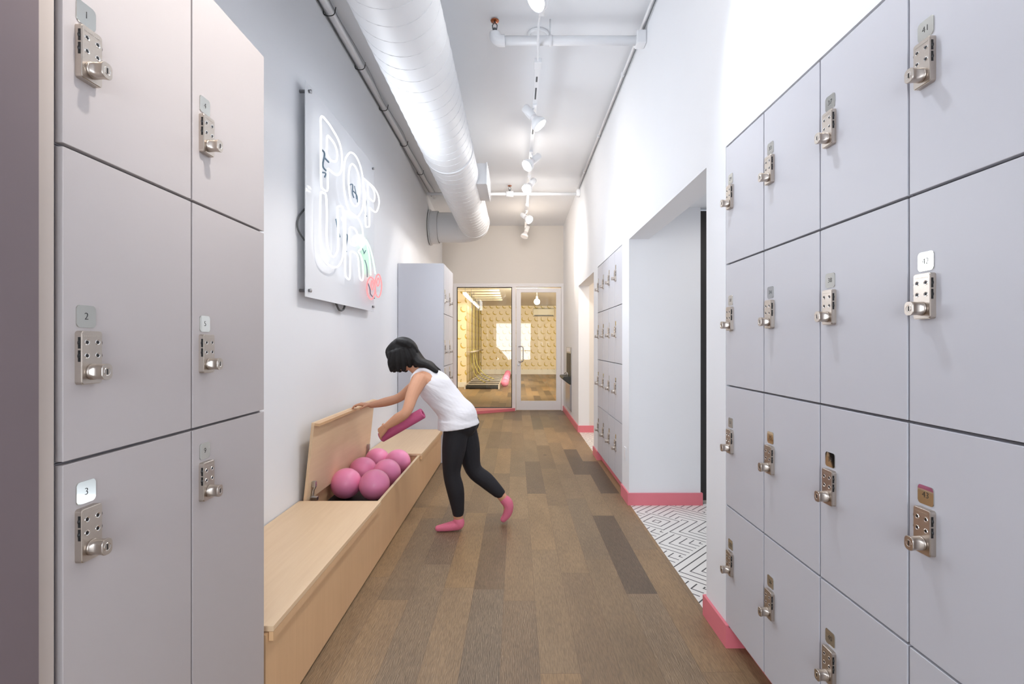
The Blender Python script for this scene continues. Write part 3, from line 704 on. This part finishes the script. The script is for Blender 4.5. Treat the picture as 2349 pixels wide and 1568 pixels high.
for c, (a, b) in enumerate(((5.78, 6.185), (6.185, 6.59))):
    for k in range(3):
        locker(-1, -.851, a, b, rb[k], rb[k+1], [1.0, 1.33, 1.93][k], None, 'locker in the freestanding tall cabinet behind the bench, %s row, %s column' % (['bottom', 'middle', 'top'][k], ['nearer', 'farther'][c]), 'lockers of the tall cabinet behind the bench')
tag(obj('cabinet_end_panel', bx(-1.39, -.856, 5.762, 5.779, 0, 2.335, bev=.002), M['locker']), 'tall plain grey end panel closing the locker cabinet behind the bench', 'panel')

struct('trim_2', bx(-1.36, -.90, 5.79, 6.58, 0, .098), M['carcass'])
# ============================================================ bench
bn = empty('storage_bench', 'long maple storage bench with one raised lid along the left wall', 'bench', (-1.12, 3.6, 0))
def bpart(name, bm, m, parent=bn, **k):
    o = obj(name, bm, m, None, **k); 
    if parent:
        o.parent = parent
        p = parent; off = Vector((0, 0, 0))
        while p: off += p.location; p = p.parent
        for v in o.data.vertices: v.co -= off
    return o
HB = .395; xf = -.883; xl = -.865
bpart('front_panel', bx(xf-.018, xf, 1.735, 5.76, .012, .372), M['maplefront'])
bpart('back_panel', bx(-1.389, -1.378, 1.753, 5.76, .012, .374), M['maplefront'])
bpart('end_panel', bx(-1.385, xf-.018, 1.735, 1.753, .012, .372), M['maplefront'])
bpart('bin_floor', bx(-1.385, xf-.018, 3.1, 4.55, .235, .255), M['mat'])
bpart('divider', bx(-1.385, xf-.018, 3.115, 3.133, .012, .372), M['maplefront']); bpart('divider', bx(-1.385, xf-.018, 4.50, 4.518, .012, .372), M['maplefront'])
def lid(name, y0, y1):
    a = bpart(name, bx(-1.388, xl, y0, y1, HB-.020, HB, bev=.0015), M['mapletop'])
    bpart('front_lip', bx(xl-.016, xl-.0005, y0, y1, HB-.052, HB-.0205), M['maplefront'], a)
lid('lid', 1.752, 3.145); lid('lid', 4.492, 5.76)
bpart('rim_edge', bx(xf-.0185, xf+.0005, 3.146, 4.491, .372, .378), M['mapleedge'])
# raised lid, leaning against the wall
ang = math.radians(6); pv = Vector((-1.365, 0, .385))
bm = BM(); box(bm, 0, .019, 3.15, 4.485, 0, .51, bev=.0015); bm.transform(Matrix.Translation(pv) @ Matrix.Rotation(ang, 4, 'Y'))
rl = bpart('raised_lid', bm, M['mapletop']); rl['label'] = 'raised maple lid leaning back to the wall'
bm = BM(); box(bm, .0195, .052, 3.15, 4.485, .493, .5095); bm.transform(Matrix.Translation(pv) @ Matrix.Rotation(ang, 4, 'Y')); bpart('front_lip', bm, M['maplefront'], rl)
for y in (3.22, 4.40):
    bm = BM(); tube(bm, [(-1.335, y, .395), (-1.33, y, .44), (-1.315, y, .47)], .009, 8); box(bm, -1.345, -1.30, y-.016, y+.016, .375, .40, bev=.003); box(bm, -1.335, -1.31, y-.014, y+.014, .46, .50, bev=.003)
    bpart('hinge', bm, M['steel'])
struct('trim_3', bx(-1.385, -.91, 1.75, 5.76, 0, .011), M['gasket'])
# balls
bl = [((-1.038, 3.60, .368), 'pink ball nearest the bench front, right of the foremost pair'), ((-1.258, 3.635, .368), 'pink ball on the left of the foremost pair, against the raised lid'),
      ((-1.245, 3.99, .368), 'half hidden pink ball in the middle row beside the raised lid'), ((-1.035, 3.93, .366), 'pink ball in the middle row by the bench front panel'),
      ((-1.225, 4.33, .368), 'pink ball in the back row near the raised lid'), ((-1.03, 4.27, .370), 'pink ball at the back corner by the closed far lid')]
for p, lb in bl:
    bm = BM(); bmesh.ops.create_uvsphere(bm, u_segments=40, v_segments=24, radius=.1095)
    o = obj('exercise_ball', bm, M['ball'], None, True); o.location = p; tag(o, lb, 'ball', 'pink balls in the bench')

# ============================================================ neon sign
NEON = {'P1o':[(3.252, 2.895), (3.366, 2.908), (3.455, 2.897), (3.568, 2.87), (3.624, 2.821), (3.641, 2.756), (3.627, 2.678), (3.556, 2.614), (3.473, 2.596), (3.41, 2.596), (3.366, 2.588), (3.364, 2.527), (3.364, 2.454), (3.333, 2.43), (3.27, 2.429), (3.252, 2.453), (3.248, 2.609), (3.248, 2.771)],
'P1i':[(3.357, 2.81), (3.399, 2.82), (3.488, 2.811), (3.535, 2.782), (3.544, 2.741), (3.514, 2.697), (3.433, 2.672), (3.371, 2.676), (3.346, 2.696), (3.35, 2.751)],
'Oo':[(3.831, 2.883), (3.755, 2.831), (3.702, 2.769), (3.678, 2.678), (3.678, 2.587), (3.708, 2.504), (3.769, 2.438), (3.853, 2.409), (3.955, 2.411), (4.064, 2.469), (4.136, 2.555), (4.161, 2.691), (4.12, 2.806), (4.048, 2.872), (3.94, 2.901)],
'Oi':[(3.87, 2.808), (3.807, 2.756), (3.785, 2.692), (3.791, 2.6), (3.831, 2.513), (3.896, 2.493), (3.97, 2.506), (4.032, 2.561), (4.052, 2.657), (4.04, 2.744), (3.97, 2.804)],
'P2o':[(4.137, 2.783), (4.237, 2.794), (4.451, 2.806), (4.591, 2.776), (4.62, 2.703), (4.531, 2.609), (4.407, 2.588), (4.324, 2.587), (4.32, 2.505), (4.316, 2.431), (4.274, 2.41), (4.212, 2.409), (4.2, 2.536), (4.192, 2.657), (4.147, 2.722)],
'P2i':[(4.274, 2.781), (4.385, 2.791), (4.469, 2.766), (4.478, 2.716), (4.44, 2.677), (4.363, 2.671), (4.299, 2.673), (4.274, 2.712)],
'U':[(3.244, 2.384), (3.236, 2.251), (3.238, 2.109), (3.264, 1.995), (3.349, 1.944), (3.482, 1.937), (3.596, 1.977), (3.668, 2.069), (3.678, 2.206), (3.671, 2.339), (3.658, 2.403), (3.603, 2.401), (3.545, 2.369), (3.559, 2.258), (3.564, 2.154), (3.552, 2.074), (3.482, 2.012), (3.414, 2.015), (3.364, 2.063), (3.346, 2.133), (3.349, 2.281), (3.336, 2.395), (3.293, 2.404)],
'Ro':[(3.717, 2.391), (3.864, 2.417), (4.023, 2.411), (4.118, 2.362), (4.131, 2.275), (4.102, 2.196), (4.023, 2.15), (4.079, 2.126), (4.131, 2.062), (4.137, 1.939), (4.064, 1.932), (4.033, 1.999), (4.005, 2.101), (3.933, 2.12), (3.831, 2.107), (3.817, 2.012), (3.811, 1.905), (3.749, 1.896), (3.709, 1.94), (3.714, 2.159), (3.711, 2.322)],
'Ri':[(3.822, 2.299), (3.916, 2.312), (3.991, 2.286), (4.02, 2.239), (3.951, 2.185), (3.847, 2.172), (3.797, 2.204), (3.797, 2.254)],
'st1':[(4.226, 2.284), (4.261, 2.233), (4.303, 2.185), (4.337, 2.095), (4.352, 2.002)],
'st2':[(4.226, 2.284), (4.32, 2.245), (4.395, 2.182), (4.451, 2.114), (4.501, 2.036)],
'ch1':[(4.352, 1.983), (4.274, 1.941), (4.243, 1.875), (4.278, 1.816), (4.374, 1.79), (4.451, 1.826), (4.492, 1.903), (4.462, 1.965)],
'ch1i':[(4.395, 1.957), (4.367, 1.914), (4.395, 1.879), (4.429, 1.896), (4.44, 1.936)],
'ch2':[(4.591, 2.042), (4.515, 1.998), (4.497, 1.923), (4.52, 1.846), (4.603, 1.831), (4.676, 1.875), (4.706, 1.954), (4.664, 2.025)],
'ch2i':[(4.591, 2.008), (4.548, 1.969), (4.567, 1.931), (4.615, 1.95), (4.627, 1.993)],
}
sg = empty('neon_sign', 'glowing neon sign reading POP UR with a cherry on a clear board', 'neon sign', (XL, 3.87, 2.38))
def spart(name, bm, m, smooth=False, parent=sg):
    o = obj(name, bm, m, parent, smooth); off = Vector((XL, 3.87, 2.38))
    for v in o.data.vertices: v.co -= off
    return o
spart('acrylic_board', bx(-1.344, -1.338, 3.124, 4.62, 1.696, 3.067, bev=.001), M['acrylic'])
for y, z in ((3.17, 3.02), (3.17, 1.74), (4.57, 3.02), (4.57, 1.74)):
    spart('standoff', lathe(BM(), [(0, 0), (.011, 0), (.011, .068), (.013, .068), (.013, .074), (0, .074)], Matrix.Translation((XL, y, z)) @ Matrix.Rotation(PI/2, 4, 'Y'), 14), M['steel'], True)
NX = -1.29
def ntube(name, key, m, closed=True, r=.0066, sub=6):
    pts = catmull([(NX, y, z) for y, z in NEON[key]], closed, sub)
    return spart(name, tube(BM(), pts, r, 8, closed), m, True)
for nm, key in (('letter_p_outline', 'P1o'), ('letter_p_inner', 'P1i'), ('letter_o_outline', 'Oo'), ('letter_o_inner', 'Oi'), ('letter_p_outline', 'P2o'), ('letter_p_inner', 'P2i'), ('letter_u_outline', 'U'), ('letter_r_outline', 'Ro'), ('letter_r_inner', 'Ri')):
    ntube(nm, key, M['neon'])
for k in ('st1', 'st2'):
    o = ntube('cherry_stem', k, M['green'], False); o['label'] = 'green glowing stem tube'
for k in ('ch1', 'ch1i', 'ch2', 'ch2i'):
    o = ntube('cherry_fruit', k, M['red'], True, .0062); o['label'] = 'pink glowing cherry tube'
def ends(pts, r=.006):
    spart('tube_end', tube(BM(), catmull([(NX-.02+.012*(i % 2), y, z) for i, (y, z) in enumerate(pts)], False, 4), r, 6), M['neonend'], True)
ends([(3.30, 2.70), (3.33, 2.68), (3.33, 2.60), (3.36, 2.575)]); ends([(3.36, 2.665), (3.40, 2.65), (3.42, 2.665)]); ends([(3.30, 2.545), (3.35, 2.555), (3.36, 2.53)])
ends([(3.86, 2.64), (3.90, 2.655), (3.93, 2.60), (3.93, 2.56)], .005); ends([(3.95, 2.62), (4.0, 2.60), (4.06, 2.56)], .005); ends([(3.98, 2.67), (3.98, 2.61), (4.03, 2.58)], .004)
ends([(4.22, 2.66), (4.25, 2.62), (4.25, 2.52), (4.27, 2.50)], .005); ends([(3.57, 2.30), (3.57, 2.24), (3.62, 2.22), (3.62, 2.18)], .005); ends([(3.75, 2.24), (3.78, 2.22), (3.77, 2.12), (3.76, 2.10)], .005)
ends([(4.17, 2.22), (4.19, 2.17), (4.23, 2.17), (4.24, 2.20)], .004); ends([(4.25, 2.12), (4.27, 2.06), (4.32, 1.98)], .004)
ends([(4.34, 1.93), (4.36, 1.88), (4.42, 1.84), (4.5, 1.81)], .005)
ob = spart('power_cable', tube(BM(), catmull([(-1.37, 3.2, 2.28), (-1.385, 3.13, 2.20), (-1.38, 3.11, 2.12), (-1.36, 3.16, 2.06)], False, 6), .006, 8), M['wire'], True)
ob = spart('power_cable', tube(BM(), catmull([(-1.37, 3.72, 1.72), (-1.37, 3.80, 1.66), (-1.37, 3.90, 1.67), (-1.37, 3.95, 1.74)], False, 6), .008, 8), M['wire'], True)

# ============================================================ person
pe = empty('person', 'person in white tank top, black leggings and pink socks bending over the open bench', 'person', (-.45, 3.74, 0))
def loft(bm, secs, n=20, sub=4):
    """secs: (centre, half a, half b(Y)); rings perpendicular to the path in the XZ plane"""
    cs = catmull([s[0] for s in secs], False, sub); aa = catmull([(s[1], s[2], 0) for s in secs], False, sub); rings = []
    for i, c in enumerate(cs):
        t = (cs[min(i+1, len(cs)-1)]-cs[max(i-1, 0)]).normalized(); yv = Vector((0, 1, 0)); yv = (yv-t*yv.dot(t)).normalized(); s = yv.cross(t)
        rings.append([bm.verts.new(c+s*aa[i].x*math.cos(2*PI*k/n)+yv*aa[i].y*math.sin(2*PI*k/n)) for k in range(n)])
    for A, B in zip(rings, rings[1:]):
        for k in range(n): bm.faces.new((A[k], A[(k+1) % n], B[(k+1) % n], B[k]))
    bm.faces.new(rings[0]); bm.faces.new(rings[-1])
def limb(bm, pts, rad, n=14, sub=4):
    p = catmull(pts, False, sub); r = [v.x for v in catmull([(q, 0, 0) for q in rad], False, sub)]
    t0 = (p[0]-p[1]).normalized(); t1 = (p[-1]-p[-2]).normalized()
    p = [p[0]+t0*r[0]*.75, p[0]+t0*r[0]*.4]+p+[p[-1]+t1*r[-1]*.4, p[-1]+t1*r[-1]*.75]; r = [r[0]*.5, r[0]*.88]+r+[r[-1]*.88, r[-1]*.5]
    tube(bm, p, r, n)
def ellipsoid(bm, c, ax, rad, n=24):
    """ax: 3 orthonormal axes; rad: 3 radii"""
    q = Matrix((ax[0], ax[1], ax[2])).transposed().to_4x4()
    bmesh.ops.create_uvsphere(bm, u_segments=n, v_segments=n//2, radius=1, matrix=Matrix.Translation(c) @ q @ Matrix.Diagonal((*rad, 1)))
def finish(name, bm, m, vox=.006, smooth=4, parent=pe):
    off = Vector((-.45, 3.74, 0))
    bmesh.ops.recalc_face_normals(bm, faces=bm.faces)
    bmesh.ops.translate(bm, verts=bm.verts, vec=-off)
    me = bpy.data.meshes.new(name); bm.to_mesh(me); bm.free(); o = bpy.data.objects.new(name, me); C.objects.link(o); me.materials.append(m)
    md = o.modifiers.new('r', 'REMESH'); md.mode = 'VOXEL'; md.voxel_size = vox; md.use_smooth_shade = True
    if smooth: s = o.modifiers.new('s', 'SMOOTH'); s.iterations = smooth; s.factor = .5
    dg = bpy.context.evaluated_depsgraph_get(); m2 = bpy.data.meshes.new_from_object(o.evaluated_get(dg)); o.modifiers.clear(); o.data = m2
    if not m2.materials: m2.materials.append(m)
    o.parent = parent; return o
def hand(bm, wrist, d, nrm, side, curl, sc=1.0, spread=.05):
    """d finger direction, nrm back-of-hand normal, side thumb side; curl per-joint angle"""
    d = Vector(d).normalized(); nrm = Vector(nrm); nrm = (nrm-d*nrm.dot(d)).normalized(); s = Vector(side); s = (s-d*s.dot(d)-nrm*s.dot(nrm)).normalized(); w0 = Vector(wrist)
    for k in range(4):
        u = (k-1.5)/1.5
        limb(bm, [w0+s*.010*(-u), w0+d*.045*sc+s*.021*(-u), w0+d*.082*sc+s*.029*(-u)], [.015, .014, .0115], 10, 3)
    L = [.066, .074, .070, .054]
    for k in range(4):
        u = (k-1.5)/1.5; p = w0+d*.080*sc+s*.030*(-u); dd = (d+s*(-u)*spread).normalized(); nn = nrm.copy(); pts = [p-dd*.012, p]
        for j, f in enumerate((.45, .31, .24)):
            q = Matrix.Rotation(curl*(1 if j else .7), 3, dd.cross(nn).normalized()*-1)
            dd = (q @ dd); nn = (q @ nn); p = p+dd*L[k]*f*sc; pts.append(p)
        limb(bm, pts, [.0085, .0085, .0078, .0072, .0062], 8, 3)
    p = w0+d*.022+s*.022; t = (d*.6+s*.7-nrm*.35).normalized(); p2 = p+t*.034; t2 = (d*.8+s*.25-nrm*.5).normalized(); p3 = p2+t2*.028
    limb(bm, [p-t*.012, p, p2, p3], [.012, .0115, .0095, .0078], 8, 3)
V = Vector
Lleg = [(-.445, 3.670, .80), (-.465, 3.660, .62), (-.482, 3.66, .44), (-.455, 3.665, .31), (-.438, 3.675, .17), (-.436, 3.68, .10)]
Lr = [.086, .082, .058, .058, .041, .036]
Rleg = [(-.415, 3.810, .79), (-.375, 3.825, .61), (-.335, 3.825, .425), (-.235, 3.825, .335), (-.14, 3.825, .245), (-.105, 3.825, .20)]
Rr = [.086, .082, .058, .056, .040, .035]
tors = [((-.425, 3.74, .735), .09, .12), ((-.430, 3.74, .815), .118, .158), ((-.495, 3.74, .925), .092, .122), ((-.570, 3.74, 1.015), .10, .13), ((-.640, 3.74, 1.095), .105, .145), ((-.700, 3.74, 1.155), .075, .135), ((-.735, 3.74, 1.19), .05, .08)]
HC = V((-.862, 3.74, 1.312)); fd = V((-.78, -.12, -.62)).normalized(); ud = V((-.60, 0, .80)); ud = (ud-fd*ud.dot(fd)).normalized(); sd = fd.cross(ud)
bm = BM()
loft(bm, tors)
limb(bm, [(-.715, 3.74, 1.175), (-.765, 3.74, 1.215), (-.815, 3.74, 1.26)], [.056, .050, .052])
ellipsoid(bm, HC, (fd, sd, ud), (.095, .076, .112))
ellipsoid(bm, HC+fd*.03-ud*.065, (fd, sd, ud), (.058, .052, .05))
ellipsoid(bm, HC+fd*.096-ud*.020, (fd, sd, ud), (.017, .010, .020), 12); ellipsoid(bm, HC+fd*.104-ud*.032, (fd, sd, ud), (.012, .013, .010), 12)
for s in (-1, 1): ellipsoid(bm, HC+sd*s*.077-ud*.01-fd*.005, (fd, sd, ud), (.020, .010, .032), 12)
limb(bm, Lleg, Lr); limb(bm, Rleg, Rr)
limb(bm, [(-.715, 3.665, 1.13), (-.715, 3.60, 1.125), (-.742, 3.50, 1.03), (-.765, 3.42, .925), (-.83, 3.425, .875), (-.905, 3.435, .822)], [.05, .058, .046, .036, .037, .024])
limb(bm, [(-.715, 3.82, 1.13), (-.735, 3.875, 1.115), (-.84, 3.92, 1.04), (-.94, 3.93, .965), (-1.04, 3.905, .935), (-1.145, 3.87, .915)], [.05, .055, .043, .036, .036, .024])
hand(bm, (-.905, 3.435, .822), (-.65, .35, -.60), (-.45, -.75, .35), (-.5, .3, .7), .75)
hand(bm, (-1.145, 3.87, .915), (-.95, -.1, .10), (.05, 0, 1), (0, -1, 0), .42)
# bare ankles and feet
limb(bm, [(-.436, 3.68, .12), (-.432, 3.68, .07), (-.46, 3.678, .045), (-.52, 3.672, .030), (-.585, 3.665, .022)], [.034, .034, .032, .027, .018])
limb(bm, [(-.115, 3.825, .21), (-.085, 3.825, .175), (-.07, 3.825, .13), (-.075, 3.825, .075), (-.10, 3.825, .028)], [.034, .034, .032, .028, .018])
body = finish('body', bm, M['skin'], .0045, 3)
bm = BM()
limb(bm, Lleg[:5]+[(-.437, 3.677, .135)], [r+.007 for r in Lr[:5]]+[.043], 18); limb(bm, Rleg[:5]+[(-.13, 3.825, .232)], [r+.007 for r in Rr[:5]]+[.043], 18)
loft(bm, [((-.425, 3.74, .715), .085, .125), ((-.420, 3.74, .77), .125, .168), ((-.435, 3.74, .83), .126, .166), ((-.46, 3.74, .87), .095, .13)])
ellipsoid(bm, V((-.375, 3.69, .79)), (V((1, 0, 0)), V((0, 1, 0)), V((0, 0, 1))), (.078, .072, .082)); ellipsoid(bm, V((-.365, 3.80, .79)), (V((1, 0, 0)), V((0, 1, 0)), V((0, 0, 1))), (.078, .072, .082))
finish('leggings', bm, M['leg'], .0055, 5)
bm = BM()
loft(bm, [((-.440, 3.74, .772), .158, .205), ((-.445, 3.74, .81), .150, .196), ((-.450, 3.74, .85), .144, .178), ((-.505, 3.74, .93), .120, .150), ((-.572, 3.74, 1.013), .124, .149), ((-.638, 3.74, 1.09), .122, .150), ((-.675, 3.74, 1.135), .100, .128)], 32, 6)
for y in (3.655, 3.825):
    limb(bm, [(-.60, y, 1.145), (-.66, y, 1.195), (-.72, y, 1.20), (-.775, y, 1.13), (-.745, y, 1.05)], [.018, .019, .019, .019, .018])
for v in bm.verts:   # soft folds and a wavy hem
    k = noise.noise(V((v.co.x*7, v.co.y*5, v.co.z*16)))
    n_ = (v.co-V((-.57, 3.74, 1.01))); n_.z *= .3; v.co += n_.normalized()*.007*k
finish('tank_top', bm, M['tank'], .0055, 3)
bm = BM()
limb(bm, [(-.434, 3.68, .082), (-.430, 3.68, .052), (-.46, 3.678, .042), (-.52, 3.672, .032), (-.588, 3.665, .024)], [.039, .040, .037, .031, .022], 16)
o = finish('sock', bm, M['sock'], .004, 3)
bm = BM()
limb(bm, [(-.095, 3.825, .188), (-.072, 3.825, .165), (-.062, 3.825, .13), (-.072, 3.825, .078), (-.105, 3.825, .032)], [.038, .041, .038, .033, .023], 16)
finish('sock', bm, M['sock'], .004, 3)
# hair: cap plus falling locks
bm = BM()
ellipsoid(bm, HC-fd*.022+ud*.016, (fd, sd, ud), (.107, .094, .116), 32)
for s in (-1, 1):
    for k in range(5):
        a = HC+sd*s*(.082-.003*k)+ud*(.05-.01*k)+fd*(.045-.03*k)
        limb(bm, [a, a+V((-.012+.012*k, s*-.004, -.07)), a+V((-.008+.014*k, s*-.012, -.13-.01*(k % 3)))], [.026, .028, .018], 8, 4)
for k in range(9):
    u = (k-4)/4
    a = HC-fd*.085+sd*.07*u+ud*.02
    limb(bm, [HC-fd*.04+sd*.06*u+ud*.09, a, V((-.735, 3.74-.075*u, 1.262)), V((-.665, 3.74-.082*u, 1.235)), V((-.612+.01*(k % 3), 3.74-.085*u, 1.190-.01*(k % 2)))], [.028, .036, .034, .026, .014], 8, 4)
for k in range(7):
    u = (k-3)/3
    a = HC+ud*.088+fd*.062+sd*.045*u
    limb(bm, [HC+ud*.105+sd*.03*u, a, a+fd*.028-ud*.045+sd*.03*u], [.024, .022, .014], 8, 4)
finish('hair', bm, M['hair'], .005, 6)
def small(name, c, ax, rad, m):
    bm = BM(); ellipsoid(bm, c, ax, rad, 14); o = obj(name, bm, m, pe, True)
    for v in o.data.vertices: v.co -= V((-.45, 3.74, 0))
for s in (-1, 1):
    small('eye', HC+fd*.083+sd*s*.031+ud*.004, (fd, sd, ud), (.010, .014, .008), M['eyew']); small('iris', HC+fd*.0915+sd*s*.031+ud*.002, (fd, sd, ud), (.003, .006, .006), M['black'])
small('mouth', HC+fd*.088-ud*.062, (fd, sd, ud), (.006, .021, .006), M['lip'])
# pink roller held in the near hand
a = V((-.665, 3.50, .905)); b = V((-.965, 3.50, .732)); mt = Matrix.Translation(a) @ (b-a).to_track_quat('Z', 'Y').to_matrix().to_4x4(); ln = (b-a).length
ro = obj('foam_roller', lathe(BM(), [(.018, 0), (.034, 0), (.038, .005), (.038, ln-.005), (.034, ln), (.018, ln), (.018, 0)], mt, 28), M['roller'], None, True)
tag(ro, 'short magenta foam roller held in the bending person\'s near hand', 'foam roller')
